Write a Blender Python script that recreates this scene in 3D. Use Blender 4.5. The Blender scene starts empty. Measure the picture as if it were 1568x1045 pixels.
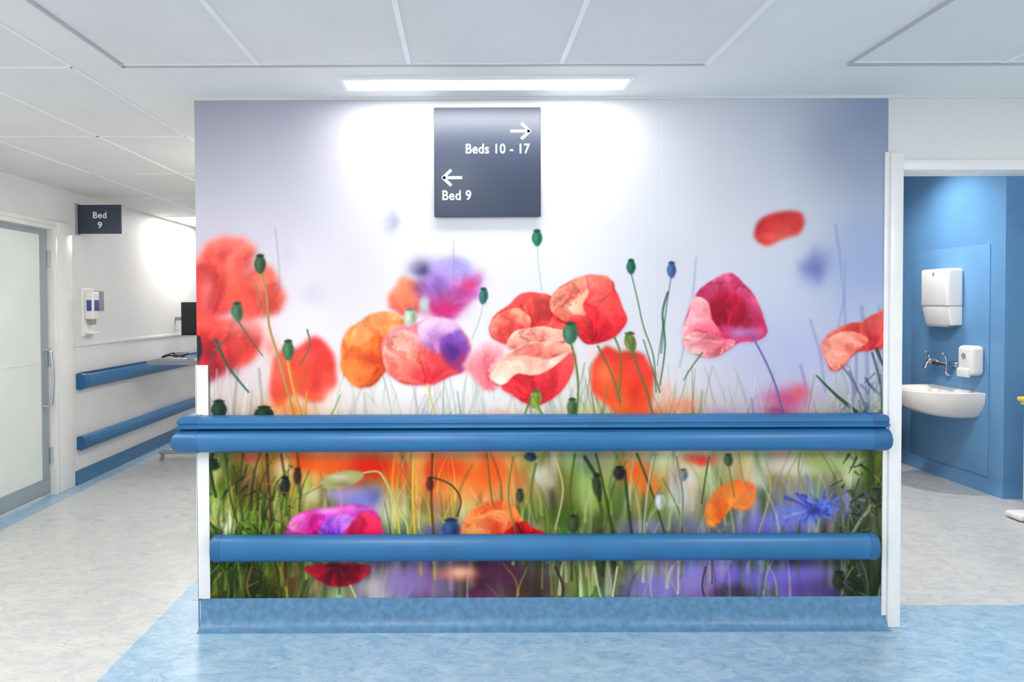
import bpy, bmesh, math, random
import numpy as np
from mathutils import Vector, Matrix

# ------------------------------------------------------------------ camera model
F=1030.0; U0=710.0; V0H=467.0; PITCH=math.radians(1.06); ROLL=math.radians(-0.2)
V0=V0H+F*math.tan(PITCH)
CAMH=1.45; D=3.0
RC=(Matrix.Rotation(math.pi/2-PITCH,4,'X')@Matrix.Rotation(ROLL,4,'Z'))
sc=bpy.context.scene
cam=bpy.data.cameras.new('camera'); co=bpy.data.objects.new('camera',cam)
sc.collection.objects.link(co); sc.camera=co
co.matrix_world=Matrix.Translation((0,0,CAMH))@RC
cam.sensor_width=36; cam.lens=F/1568*36
cam.shift_x=(784-U0)/1568; cam.shift_y=-(522.5-V0)/1568
cam.clip_start=0.05
sc.view_settings.view_transform='Standard'
sc.view_settings.look='None'

# ------------------------------------------------------------------ materials
def lin(c):
    o=[]
    for v in c[:3]:
        v=v/255.0
        o.append(v/12.92 if v<=0.04045 else ((v+0.055)/1.055)**2.4)
    return tuple(o)+(1.0,)
def mat(name,rgb,rough=0.5,metal=0.0,noise=0.0,scale=8.0,spec=0.5,bump=0.0,coat=0.0):
    m=bpy.data.materials.new(name); m.use_nodes=True
    nt=m.node_tree; b=nt.nodes['Principled BSDF']
    b.inputs['Roughness'].default_value=rough
    b.inputs['Metallic'].default_value=metal
    b.inputs['Specular IOR Level'].default_value=spec
    b.inputs['Coat Weight'].default_value=coat
    tc=nt.nodes.new('ShaderNodeTexCoord')
    n=nt.nodes.new('ShaderNodeTexNoise'); n.inputs['Scale'].default_value=scale; n.inputs['Detail'].default_value=5
    nt.links.new(tc.outputs['Object'],n.inputs['Vector'])
    r=nt.nodes.new('ShaderNodeValToRGB')
    k=max(noise,0.012)
    c0=lin([max(0,v*(1-k)) for v in rgb]); c1=lin([min(255,v*(1+k)) for v in rgb])
    r.color_ramp.elements[0].position=0.3; r.color_ramp.elements[0].color=c0
    r.color_ramp.elements[1].position=0.7; r.color_ramp.elements[1].color=c1
    nt.links.new(n.outputs['Fac'],r.inputs['Fac'])
    nt.links.new(r.outputs['Color'],b.inputs['Base Color'])
    if bump>0:
        bp=nt.nodes.new('ShaderNodeBump'); bp.inputs['Strength'].default_value=bump; bp.inputs['Distance'].default_value=0.002
        n2=nt.nodes.new('ShaderNodeTexNoise'); n2.inputs['Scale'].default_value=180
        nt.links.new(tc.outputs['Object'],n2.inputs['Vector'])
        nt.links.new(n2.outputs['Fac'],bp.inputs['Height']); nt.links.new(bp.outputs['Normal'],b.inputs['Normal'])
    return m
def emis(name,rgb,s):
    m=bpy.data.materials.new(name); m.use_nodes=True
    b=m.node_tree.nodes['Principled BSDF']
    b.inputs['Base Color'].default_value=lin(rgb)
    b.inputs['Emission Color'].default_value=lin(rgb); b.inputs['Emission Strength'].default_value=s
    return m
def vinyl(name,base,dark,light,rough=0.32):
    m=bpy.data.materials.new(name); m.use_nodes=True
    nt=m.node_tree; b=nt.nodes['Principled BSDF']; L=nt.links
    tc=nt.nodes.new('ShaderNodeTexCoord')
    mp=nt.nodes.new('ShaderNodeMapping'); mp.inputs['Rotation'].default_value=(0,0,0.9); mp.inputs['Scale'].default_value=(1,1.9,1)
    L.new(tc.outputs['Object'],mp.inputs['Vector'])
    n1=nt.nodes.new('ShaderNodeTexNoise'); n1.inputs['Scale'].default_value=9; n1.inputs['Detail'].default_value=10; n1.inputs['Roughness'].default_value=0.72; n1.inputs['Distortion'].default_value=1.2
    n2=nt.nodes.new('ShaderNodeTexNoise'); n2.inputs['Scale'].default_value=30; n2.inputs['Detail'].default_value=6; n2.inputs['Distortion'].default_value=1.6
    n3=nt.nodes.new('ShaderNodeTexNoise'); n3.inputs['Scale'].default_value=1.3; n3.inputs['Detail'].default_value=2
    for n in (n1,n2): L.new(mp.outputs['Vector'],n.inputs['Vector'])
    L.new(tc.outputs['Object'],n3.inputs['Vector'])
    r1=nt.nodes.new('ShaderNodeValToRGB')
    e=r1.color_ramp.elements; e[0].position=0.32; e[0].color=lin(dark); e[1].position=0.70; e[1].color=lin(light)
    x=r1.color_ramp.elements.new(0.5); x.color=lin(base)
    L.new(n1.outputs['Fac'],r1.inputs['Fac'])
    r2=nt.nodes.new('ShaderNodeValToRGB'); e=r2.color_ramp.elements
    e[0].position=0.30; e[0].color=(1,1,1,1); e[1].position=0.40; e[1].color=(0,0,0,1)
    L.new(n2.outputs['Fac'],r2.inputs['Fac'])
    mx=nt.nodes.new('ShaderNodeMix'); mx.data_type='RGBA'
    mu=nt.nodes.new('ShaderNodeMath'); mu.operation='MULTIPLY'; mu.inputs[1].default_value=0.7
    L.new(r2.outputs['Color'],mu.inputs[0]); L.new(mu.outputs[0],mx.inputs[0])
    L.new(r1.outputs['Color'],mx.inputs[6]); mx.inputs[7].default_value=lin([v*.88 for v in dark])
    L.new(mx.outputs[2],b.inputs['Base Color'])
    mr=nt.nodes.new('ShaderNodeMapRange'); mr.inputs[3].default_value=rough-0.08; mr.inputs[4].default_value=rough+0.08
    L.new(n3.outputs['Fac'],mr.inputs[0]); L.new(mr.outputs[0],b.inputs['Roughness'])
    return m

M_wall=mat('painted_wall_white',(228,227,226),0.6,noise=0.015,scale=2)
M_ceil=mat('ceiling_tile',(232,230,227),0.8,noise=0.012,scale=3,bump=0.15)
M_plas=mat('ceiling_plaster',(236,234,231),0.75,noise=0.01,scale=2)
M_grid=mat('ceiling_grid_white',(247,246,244),0.5)
M_gridg=mat('ceiling_edge_grey',(190,190,190),0.5)
M_white=mat('white_plastic',(240,238,234),0.35)
M_jamb=mat('white_gloss_paint',(238,237,235),0.3,noise=0.01)
M_rail=mat('handrail_blue',(42,108,158),0.36,noise=0.04,scale=5,bump=0.2)
M_raild=mat('handrail_blue_cap',(36,97,146),0.35,noise=0.03)
M_groove=mat('handrail_groove',(22,60,96),0.5)
M_navy=mat('sign_navy',(38,52,76),0.42,noise=0.03,scale=3,spec=.8)
M_text=mat('sign_text_white',(245,245,245),0.5)
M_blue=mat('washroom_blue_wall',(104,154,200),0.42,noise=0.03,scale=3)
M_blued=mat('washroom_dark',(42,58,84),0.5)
M_skirt=mat('skirting_blue',(94,136,170),0.4,noise=0.09,scale=35)
M_skirtL=mat('skirting_blue_corridor',(66,116,156),0.4,noise=0.06,scale=20)
M_ceram=mat('ceramic_white',(242,238,232),0.12,coat=0.5)
M_chrome=mat('chrome',(205,208,212),0.15,metal=1.0)
M_steel=mat('door_frame_grey',(158,170,174),0.4,metal=0.15)
M_glass=mat('frosted_glass',(232,238,232),0.3,noise=0.03,scale=1.2)
M_black=mat('black_plastic',(22,24,28),0.3)
M_grey=mat('grey_plastic',(150,155,160),0.4)
M_yel=mat('yellow_plastic',(235,205,60),0.4)
M_wood=mat('wood_brown',(135,85,55),0.5,noise=0.15,scale=12)
M_bluep=mat('blue_label',(70,90,150),0.4)
M_fb=vinyl('vinyl_floor_blue',(150,181,203),(122,160,188),(178,200,214),.28)
M_fg=vinyl('vinyl_floor_grey',(196,197,194),(176,182,184),(212,212,206),.28)
M_lamp=emis('lamp_diffuser',(255,255,255),6.0)

# ------------------------------------------------------------------ mesh helpers
def link(o,parent=None):
    sc.collection.objects.link(o)
    if parent:
        o.parent=parent; o.matrix_parent_inverse=Matrix.Translation(-parent.location)
    return o
def empty(name,loc=(0,0,0)):
    e=bpy.data.objects.new(name,None); e.empty_display_size=0.1; e.location=loc
    sc.collection.objects.link(e); return e
def finish(bm,name,m,parent=None,smooth=False,mats=None):
    me=bpy.data.meshes.new(name); bmesh.ops.recalc_face_normals(bm,faces=bm.faces[:]); bm.to_mesh(me); bm.free()
    for mm in (mats or [m]): me.materials.append(mm)
    if smooth:
        for p in me.polygons: p.use_smooth=True
        try: me.set_sharp_from_angle(angle=math.radians(40))
        except Exception: pass
    return link(bpy.data.objects.new(name,me),parent)
def add_box(bm,x0,x1,y0,y1,z0,z1,bev=0,seg=3,mi=0):
    r=bmesh.ops.create_cube(bm,size=1); vs=r['verts']
    for v in vs:
        v.co=Vector(((x0+x1)/2+v.co.x*(x1-x0),(y0+y1)/2+v.co.y*(y1-y0),(z0+z1)/2+v.co.z*(z1-z0)))
    fs=set(f for v in vs for f in v.link_faces)
    for f in fs: f.material_index=mi
    if bev>0:
        es=list(set(e for v in vs for e in v.link_edges))
        bmesh.ops.bevel(bm,geom=es,offset=bev,segments=seg,affect='EDGES',profile=0.5,material=-1)
def box(name,x0,x1,y0,y1,z0,z1,m,bev=0,parent=None,seg=3):
    bm=bmesh.new(); add_box(bm,x0,x1,y0,y1,z0,z1,bev,seg)
    return finish(bm,name,m,parent,smooth=bev>0)
def boxes(name,lst,m,parent=None,bev=0,mats=None):
    bm=bmesh.new()
    for b in lst: add_box(bm,*b[:6],bev,2,b[6] if len(b)>6 else 0)
    return finish(bm,name,m,parent,smooth=bev>0,mats=mats)
def tube(name,pts,r,m,parent=None,res=8,closed=False):
    cu=bpy.data.curves.new(name,'CURVE'); cu.dimensions='3D'; cu.bevel_depth=r; cu.bevel_resolution=4; cu.use_fill_caps=True
    s=cu.splines.new('BEZIER'); s.bezier_points.add(len(pts)-1)
    for i,p in enumerate(pts):
        s.bezier_points[i].co=p; s.bezier_points[i].handle_left_type='AUTO'; s.bezier_points[i].handle_right_type='AUTO'
    s.resolution_u=res; s.use_cyclic_u=closed
    tmp=bpy.data.objects.new(name,cu); sc.collection.objects.link(tmp)
    dg=bpy.context.evaluated_depsgraph_get(); me=bpy.data.meshes.new_from_object(tmp.evaluated_get(dg))
    bpy.data.objects.remove(tmp)
    me.materials.clear(); me.materials.append(m)
    for p in me.polygons: p.use_smooth=True
    return link(bpy.data.objects.new(name,me),parent)
def cyl(name,c,r,h,m,parent=None,axis='Z',bev=0,seg=32,r2=None):
    bm=bmesh.new()
    bmesh.ops.create_cone(bm,cap_ends=True,segments=seg,radius1=r,radius2=r if r2 is None else r2,depth=h)
    if bev>0:
        es=[e for e in bm.edges if abs(e.verts[0].co.z-e.verts[1].co.z)<1e-5]
        bmesh.ops.bevel(bm,geom=es,offset=bev,segments=2,affect='EDGES')
    R=Matrix.Identity(4)
    if axis=='X': R=Matrix.Rotation(math.pi/2,4,'Y')
    if axis=='Y': R=Matrix.Rotation(math.pi/2,4,'X')
    bmesh.ops.transform(bm,matrix=Matrix.Translation(c)@R,verts=bm.verts)
    return finish(bm,name,m,parent,smooth=True)
def sweep(name,prof,path,m,parent=None,caps=True,smooth=True):
    """prof: list of (outward,z); path: list of (x,y); outward = right-hand side of travel"""
    bm=bmesh.new(); rings=[]
    n=len(path)
    for i,(x,y) in enumerate(path):
        def nrm(a,b):
            dx,dy=b[0]-a[0],b[1]-a[1]; l=math.hypot(dx,dy); return Vector((dy/l,-dx/l))
        if i==0: nn=nrm(path[0],path[1])
        elif i==n-1: nn=nrm(path[-2],path[-1])
        else:
            a=nrm(path[i-1],path[i]); b=nrm(path[i],path[i+1]); nn=(a+b); nn=nn/nn.dot(a)
        rings.append([bm.verts.new((x+nn.x*o,y+nn.y*o,z)) for o,z in prof])
    k=len(prof)
    for i in range(n-1):
        for j in range(k):
            bm.faces.new((rings[i][j],rings[i][(j+1)%k],rings[i+1][(j+1)%k],rings[i+1][j]))
    if caps:
        bm.faces.new(rings[0][::-1]); bm.faces.new(rings[-1])
    return finish(bm,name,m,parent,smooth=smooth)

# ------------------------------------------------------------------ room shell
CZ=2.37; XL=-1.19; XR=1.885; LX=-3.15; DT=2.04; HZ=2.8
def quads(name,rects,mats):
    bm=bmesh.new()
    for x0,x1,y0,y1,mi in rects:
        vs=[bm.verts.new(p) for p in ((x0,y0,0),(x1,y0,0),(x1,y1,0),(x0,y1,0))]
        f=bm.faces.new(vs); f.material_index=mi
        r=bmesh.ops.extrude_face_region(bm,geom=[f])
        for v in [g for g in r['geom'] if isinstance(g,bmesh.types.BMVert)]: v.co.z=-0.05
        for g in r['geom']:
            if isinstance(g,bmesh.types.BMFace): g.material_index=mi
        for v in vs:
            for ff in v.link_faces: ff.material_index=mi
    return finish(bm,name,None,mats=mats)
quads('floor',[(-1.42,5.1,-2.5,3.2,0),(-1.42,1.9,3.2,9.1,0),(-3.0,-1.42,-2.5,9.1,1),(-3.27,-3.0,-2.5,9.1,0),(1.9,5.1,3.2,6.3,1)],[M_fb,M_fg])
boxes('wall_front',[(XL,1.94,D,3.12,0,HZ),(1.94,2.84,D,3.12,DT+.02,HZ),(2.84,5.1,D,3.12,0,HZ)],M_wall)
box('wall_corridor',XL,-1.07,3.12,9.0,0,CZ,M_wall)
boxes('wall_left',[(-3.27,LX,-2.5,4.15,0,CZ),(-3.27,LX,5.19,9.1,0,CZ),(-3.27,LX,4.15,5.19,2.07,CZ)],M_wall)
box('wall_corridor_end',-3.15,-1.19,9.0,9.1,0,CZ,M_wall)
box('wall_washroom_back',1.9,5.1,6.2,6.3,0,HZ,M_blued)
box('wall_washroom_side',1.82,1.94,3.12,6.2,0,HZ,M_wall)
box('wall_washroom_right',4.0,4.9,4.97,6.2,0,HZ,M_blue)
box('wall_washroom_outer',4.9,5.1,3.12,6.2,0,HZ,M_blue)
boxes('ceiling',[(-3.27,5.1,-2.5,D,CZ,CZ+.06),(-3.27,XL,D,9.1,CZ,CZ+.06)],M_plas)
box('ceiling_washroom',1.94,4.9,3.12,6.2,HZ,HZ+.06,M_wall)

g=[]
def bar_x(x0,x1,y,w=.022,d=.006,mi=0): g.append((x0,x1,y-w/2,y+w/2,CZ-d,CZ,mi))
def bar_y(y0,y1,x,w=.022,d=.006,mi=0): g.append((x-w/2,x+w/2,y0,y1,CZ-d,CZ,mi))
bar_x(-1.30,.935,2.585,.013,.009,1); bar_y(-2.4,2.585,-1.295,.013,.009,1); bar_y(-2.4,2.585,.93,.016,.010,0)
bar_x(-1.295,.93,2.573,.012,.005,0)
for x in (-.78,-.205,.375): bar_y(-2.4,2.577,x,.018)
for y in (1.40,.2,-1.0): bar_x(-1.287,.922,y)
for x in (-1.975,-2.575): bar_y(-2.4,9,x,.016,.004)
bar_y(-2.4,9,-1.50,.012,.004)
y=-1.6
while y<9:
    bar_x(-3.15,-1.5,y,.016,.004); y+=1.05
bar_x(1.475,4.8,2.59,.013,.010,1); bar_y(-2.4,2.59,1.475,.012,.008,1); bar_x(1.48,4.8,2.575,.012,.004,0)
for x in (2.06,2.66,3.26): bar_y(-2.4,2.58,x)
for y in (1.4,.2): bar_x(1.48,4.8,y)
boxes('ceiling_grid',g,None,mats=[M_grid,M_gridg])
boxes('ceiling_tiles',[(-1.295,.93,-2.4,2.585,CZ-.002,CZ+.01),(1.475,4.8,-2.4,2.59,CZ-.002,CZ+.01),(-3.15,-1.5,-2.4,8.99,CZ-.002,CZ+.01)],M_ceil)
box('trim_ceiling_front',XL,5.0,2.988,3.0,CZ-.012,CZ,M_wall)

WARM=(1,.972,.94)
def area(name,loc,sx,sy,e,rot=(0,0,0),col=WARM,parent=None):
    l=bpy.data.lights.new(name,'AREA'); l.shape='RECTANGLE'; l.size=sx; l.size_y=sy; l.energy=e; l.color=col
    o=bpy.data.objects.new(name,l); o.location=loc; o.rotation_euler=rot; sc.collection.objects.link(o)
    if parent: o.parent=parent; o.matrix_parent_inverse=Matrix.Translation(-parent.location)
    return o
def fixture(name,x0,x1,y0,y1,z,e,fr=.02,m=M_lamp):
    p=empty(name,((x0+x1)/2,(y0+y1)/2,z))
    boxes('frame',[(x0-fr,x1+fr,y0-fr,y0,z-.012,z),(x0-fr,x1+fr,y1,y1+fr,z-.012,z),(x0-fr,x0,y0,y1,z-.012,z),(x1,x1+fr,y0,y1,z-.012,z)],M_grid,p)
    box('diffuser',x0,x1,y0,y1,z-.006,z,m,0,p)
    area('lamp',((x0+x1)/2,(y0+y1)/2,z-.013),x1-x0,y1-y0,e,parent=p)
fixture('linear_ceiling_light',-.485,.675,2.735,2.86,CZ,7,.016)
fixture('seen_or_added_ceiling_panel',-.76,-.22,.25,1.35,CZ,32,.01)  # added fill panel overhead, out of view
fixture('seen_or_added_ceiling_panel',2.08,2.64,.25,1.35,CZ,28,.01)  # added panel out of view on the right, brightens the room
fixture('seen_or_added_ceiling_panel',-.76,-.22,-1.9,-1.05,CZ,24,.01)  # added panel behind the camera, lifts the overall light
fixture('seen_or_added_ceiling_panel',-2.56,-1.99,1.3,2.3,CZ,20,.01)  # added off-frame panel, fill for the left side
fixture('seen_or_added_ceiling_panel',-1.44,-1.25,3.95,5.1,CZ,16,.01)  # added panel hidden by the mural wall, brightens the corridor
fixture('seen_or_added_ceiling_panel',-3.05,-2.62,6.9,7.8,CZ,18,.01)
fixture('washroom_light_panel',2.3,2.8,3.7,4.2,HZ,38,.01)
sp=bpy.data.lights.new('downlight_lamp','SPOT'); sp.energy=110; sp.spot_size=math.radians(130); sp.spot_blend=1.0; sp.shadow_soft_size=.09; sp.color=WARM
so=bpy.data.objects.new('lamp',sp)
dl=empty('recessed_downlight',(3.58,5.45,HZ))
cyl('bezel',(3.58,5.45,HZ-.006),.06,.012,M_grid,dl)
so.location=(3.58,5.45,HZ-.03); sc.collection.objects.link(so); so.parent=dl; so.matrix_parent_inverse=Matrix.Translation(-dl.location)

w=bpy.data.worlds.new('world'); sc.world=w; w.use_nodes=True
w.node_tree.nodes['Background'].inputs[0].default_value=(1,.985,.97,1)
w.node_tree.nodes['Background'].inputs[1].default_value=1.1

# ------------------------------------------------------------------ mural painting (numpy)
random.seed(7); rng=np.random.default_rng(7)
WX0,WX1,WZ0,WZ1=XL,XR,0.125,CZ-.012
S=549.0
CW=int((WX1-WX0)*S); CH=int((WZ1-WZ0)*S)
RM=np.array(RC.to_3x3())
def T(pts):
    p=np.asarray(pts,float).reshape(-1,2)
    ray=np.stack([(p[:,0]-U0)/F,-(p[:,1]-V0)/F,-np.ones(len(p))],0)
    d=RM@ray; t=(D-.004)/d[1]
    X=d[0]*t; Z=CAMH+d[2]*t
    return np.stack([(X-WX0)*S,(WZ1-Z)*S],1)
K=1.6
def box1(a,r,ax):
    if r<1: return a
    a=np.moveaxis(a,ax,0); n=a.shape[0]
    pad=np.concatenate([np.repeat(a[:1],r+1,0),a,np.repeat(a[-1:],r,0)],0)
    c=np.cumsum(pad,0); o=(c[2*r+1:2*r+1+n]-c[:n])/(2*r+1)
    return np.moveaxis(o,0,ax)
def blur2(a,s):
    r=int(round(s*1.0))
    if r<1:
        k=min(1,max(0,s))
        b=box1(box1(a,1,0),1,1); return a*(1-k)+b*k
    for _ in range(3): a=box1(box1(a,r,0),r,1)
    return a
def resize(t,H,W):
    h,w=t.shape[:2]; y=np.linspace(0,h-1,H); x=np.linspace(0,w-1,W)
    yi=np.clip(y.astype(int),0,h-2); xi=np.clip(x.astype(int),0,w-2)
    fy=(y-yi); fx=(x-xi); fy=fy*fy*(3-2*fy); fx=fx*fx*(3-2*fx)
    if t.ndim==3: fy=fy[:,None,None]; fx=fx[None,:,None]
    else: fy=fy[:,None]; fx=fx[None,:]
    a=t[yi][:,xi]; b=t[yi][:,xi+1]; c=t[yi+1][:,xi]; d=t[yi+1][:,xi+1]
    return (a*(1-fx)+b*fx)*(1-fy)+(c*(1-fx)+d*fx)*fy
def hx(s): return [int(s[i:i+2],16) for i in (0,2,4)]
TAB="""acabb8 b8b6c3 d6d5dc e6e5ea e8e7ea dddce2 c3c6d1 99a1b6
b3b2be c2c0cb d9d8df e1e0e6 e2e1e6 d8d8df c6c9d3 a3abbe
c3bfca cecbd5 dad8df e0dee4 e0dee4 d8d8df cdcfd8 acb4c8
cfc2cc d6cfd8 dcd8df e0dde4 dddbe1 d5d5df c5cad8 adb7cc
d2c4cb dfd9dd e1dde0 e2dfe4 dfdcdf d4d3dc bdbfd3 b8bed2
cebcc0 dfd4cf e5e2e1 e4e2e4 dbd8d4 d0cbce beb9cc adacba
98926c c4a688 dacbbc d8d2c0 c5bfa2 c4bba6 b4ab96 8d8a64
4e5c30 a8723c c88450 c69664 7e885a a09e74 ada078 64703e
70803f 7a8240 909868 b08e5c 5c6c36 7c7c58 888aa2 54623c
435424 5a6626 807c9c 807080 506230 70708e 807eb0 3c4a26
2a3012 4a441e 887a9c 503e48 4c5c30 8476aa 7e7aba 24290f""".split('\n')
tab=np.array([[hx(c) for c in r.split()] for r in TAB],float)/255
ys=[170,260,350,430,520,600,660,720,780,840,900]; xs=[320,450,600,750,900,1050,1200,1330]
txs=(T([(x,500) for x in xs])[:,0]); tys=T([(826,y) for y in ys])[:,1]
XX=np.arange(CW); YY=np.arange(CH)
fi=np.interp(XX,txs,np.arange(8)); fj=np.interp(YY,tys,np.arange(11))
def samp(t,fj,fi):
    h,w=t.shape[:2]; yi=np.clip(fj.astype(int),0,h-2); xi=np.clip(fi.astype(int),0,w-2)
    fy=(fj-yi)[:,None,None]; fx=(fi-xi)[None,:,None]
    return (t[yi][:,xi]*(1-fx)+t[yi][:,xi+1]*fx)*(1-fy)+(t[yi+1][:,xi]*(1-fx)+t[yi+1][:,xi+1]*fx)*fy
C=samp(tab,fj,fi)
C=blur2(C,26)
low=np.interp(YY,[tys[5],tys[7]],[0,1])[:,None,None]
n1=resize(rng.normal(0,1,(10,14,1)),CH,CW); C+=0.010*n1
n2=resize(rng.normal(0,1,(16,90,1)),CH,CW); n3=resize(rng.normal(0,1,(22,40,3)),CH,CW)
n4=resize(rng.normal(0,1,(12,26,1)),CH,CW)
C+=low*(0.05*n2+0.04*n3+.07*n4)
def comp(x0,y0,a,col):
    h,w=a.shape; X0=max(x0,0);Y0=max(y0,0);X1=min(x0+w,CW);Y1=min(y0+h,CH)
    if X1<=X0 or Y1<=Y0: return
    a=a[Y0-y0:Y1-y0,X0-x0:X1-x0,None]
    if isinstance(col,np.ndarray) and col.ndim==3: col=col[Y0-y0:Y1-y0,X0-x0:X1-x0]
    C[Y0:Y1,X0:X1]=C[Y0:Y1,X0:X1]*(1-a)+col*a
def crv(p,n=7,closed=True):
    p=np.asarray(p,float); m=len(p); out=[]
    rngi=range(m) if closed else range(m-1)
    for i in rngi:
        if closed: a,b,c,d=p[(i-1)%m],p[i],p[(i+1)%m],p[(i+2)%m]
        else: a,b,c,d=p[max(i-1,0)],p[i],p[i+1],p[min(i+2,m-1)]
        for t in np.linspace(0,1,n,endpoint=False):
            out.append(.5*((2*b)+(-a+c)*t+(2*a-5*b+4*c-d)*t*t+(-a+3*b-3*c+d)*t**3))
    if not closed: out.append(p[-1])
    return np.array(out)
def rgb(c): return np.array(c,float)/255
def pmask(pts,blur,smooth=True,jag=0):
    q=T(pts)
    if smooth: q=crv(q)
    if jag>0:
        n=len(q); kk=max(6,n//4); c_=rng.normal(0,jag*K,(kk,2)); c_=np.vstack([c_,c_[:1]])
        u=np.linspace(0,kk,n,endpoint=False)
        q=q+np.stack([np.interp(u,np.arange(kk+1),c_[:,0]),np.interp(u,np.arange(kk+1),c_[:,1])],1)+rng.normal(0,jag*.18*K,q.shape)
    m=int(blur*K*3.2)+3
    x0,y0=np.floor(q.min(0)).astype(int)-m; x1,y1=np.ceil(q.max(0)).astype(int)+m
    X,Y=np.meshgrid(np.arange(x0,x1),np.arange(y0,y1)); ins=np.zeros(X.shape,bool)
    for i in range(len(q)):
        a=q[i]; b=q[(i+1)%len(q)]
        if a[1]==b[1]: continue
        ins^=((a[1]>Y)!=(b[1]>Y))&(X<(b[0]-a[0])*(Y-a[1])/(b[1]-a[1])+a[0])
    return x0,y0,blur2(ins.astype(float),max(blur*K*.8,.6)),X,Y
def poly(pts,c,blur=1,alpha=1,smooth=True):
    x0,y0,a,X,Y=pmask(pts,blur,smooth); comp(x0,y0,a*alpha,rgb(c))
def polar(thw,t,nu,nr):
    """periodic value noise in angle, smooth in radius"""
    Tb=rng.normal(0,1,(nu,nr+2)); u=((thw/6.2832)%1)*nu; ui=u.astype(int)%nu; fu=u-np.floor(u); fu=fu*fu*(3-2*fu)
    tv=t*nr; ti_=np.clip(tv.astype(int),0,nr); ft=tv-ti_; ft=ft*ft*(3-2*ft)
    return (Tb[ui,ti_]*(1-fu)+Tb[(ui+1)%nu,ti_]*fu)*(1-ft)+(Tb[ui,ti_+1]*(1-fu)+Tb[(ui+1)%nu,ti_+1]*fu)*ft
def petal(pts,base,c_in,c_out,blur=1,alpha=1,vein=.09,freq=26,c_mid=None,jag=1.2,cr=1.0,sh=.6):
    x0,y0,a,X,Y=pmask(pts,blur,True,jag)
    h,w=a.shape
    if blur<3 and sh>0:
        am=blur2(np.pad(a,12),4); comp(x0-12,y0-9,am*.26*sh*alpha,rgb((80,10,26)))
    b=T([base])[0]; dx=X-b[0]; dy=Y-b[1]; r=np.hypot(dx,dy); rm=r[a>.5].max() if (a>.5).any() else 1
    t=np.clip(r/rm,0,1); th=np.arctan2(dy,dx)
    g1=max(3,int(w/60)+2); g2=max(3,int(h/60)+2)
    N1=resize(rng.normal(0,1,(g2,g1)),h,w); N2=resize(rng.normal(0,1,(g2+1,g1+1)),h,w); N3=resize(rng.normal(0,1,(g2*6,g1*6)),h,w)
    thw=th+.30*N1*t+.05*N3
    v=polar(thw,t,int(freq*5),4)
    bro=polar(thw,t,14,2); mid=polar(thw+.1*N2,t,36,3)
    fold=np.tanh(2.6*mid); big=np.tanh(1.6*bro)
    ci,co_=rgb(c_in),rgb(c_out)
    tt=np.clip(t+.12*N1+.14*big+.09*fold*cr,0,1)[...,None]
    if c_mid is None: col=ci+(co_-ci)*tt
    else:
        cm=rgb(c_mid); col=np.where(tt<.5,ci+(cm-ci)*tt*2,cm+(co_-cm)*(tt*2-1))
    e=1/(1+blur*.4)
    f=1+vein*.42*v*e+.085*big+.085*fold*cr*e+.06*np.tanh(N2*2)+.02*N3*e
    # thin pale rim where the petal edge catches light
    if blur<1.5:
        ib=blur2(a,2.2); rim=np.clip(1-ib,0,1)*a*(t>.7); f=f+.22*rim
    col=col*f[...,None]
    comp(x0,y0,a*alpha,np.clip(col,0,1))
def blob(cx,cy,rx,ry,c,alpha=1,rot=0,p=2):
    q=T([(cx,cy)])[0]; R=int(max(rx,ry)*K*2.2)+2
    x0,y0=int(q[0])-R,int(q[1])-R
    X,Y=np.meshgrid(np.arange(x0,x0+2*R),np.arange(y0,y0+2*R)); dx=X-q[0]; dy=Y-q[1]
    if max(rx,ry)>12:
        nx=resize(rng.normal(0,1,(5,5)),2*R,2*R); ny=resize(rng.normal(0,1,(5,5)),2*R,2*R); dx=dx+nx*rx*.22*K; dy=dy+ny*ry*.22*K
    c_,s_=math.cos(rot),math.sin(rot); u=(dx*c_+dy*s_)/(rx*K); v=(-dx*s_+dy*c_)/(ry*K)
    comp(x0,y0,alpha*np.exp(-.9*(u*u+v*v)**(p/2)),rgb(c))
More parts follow.
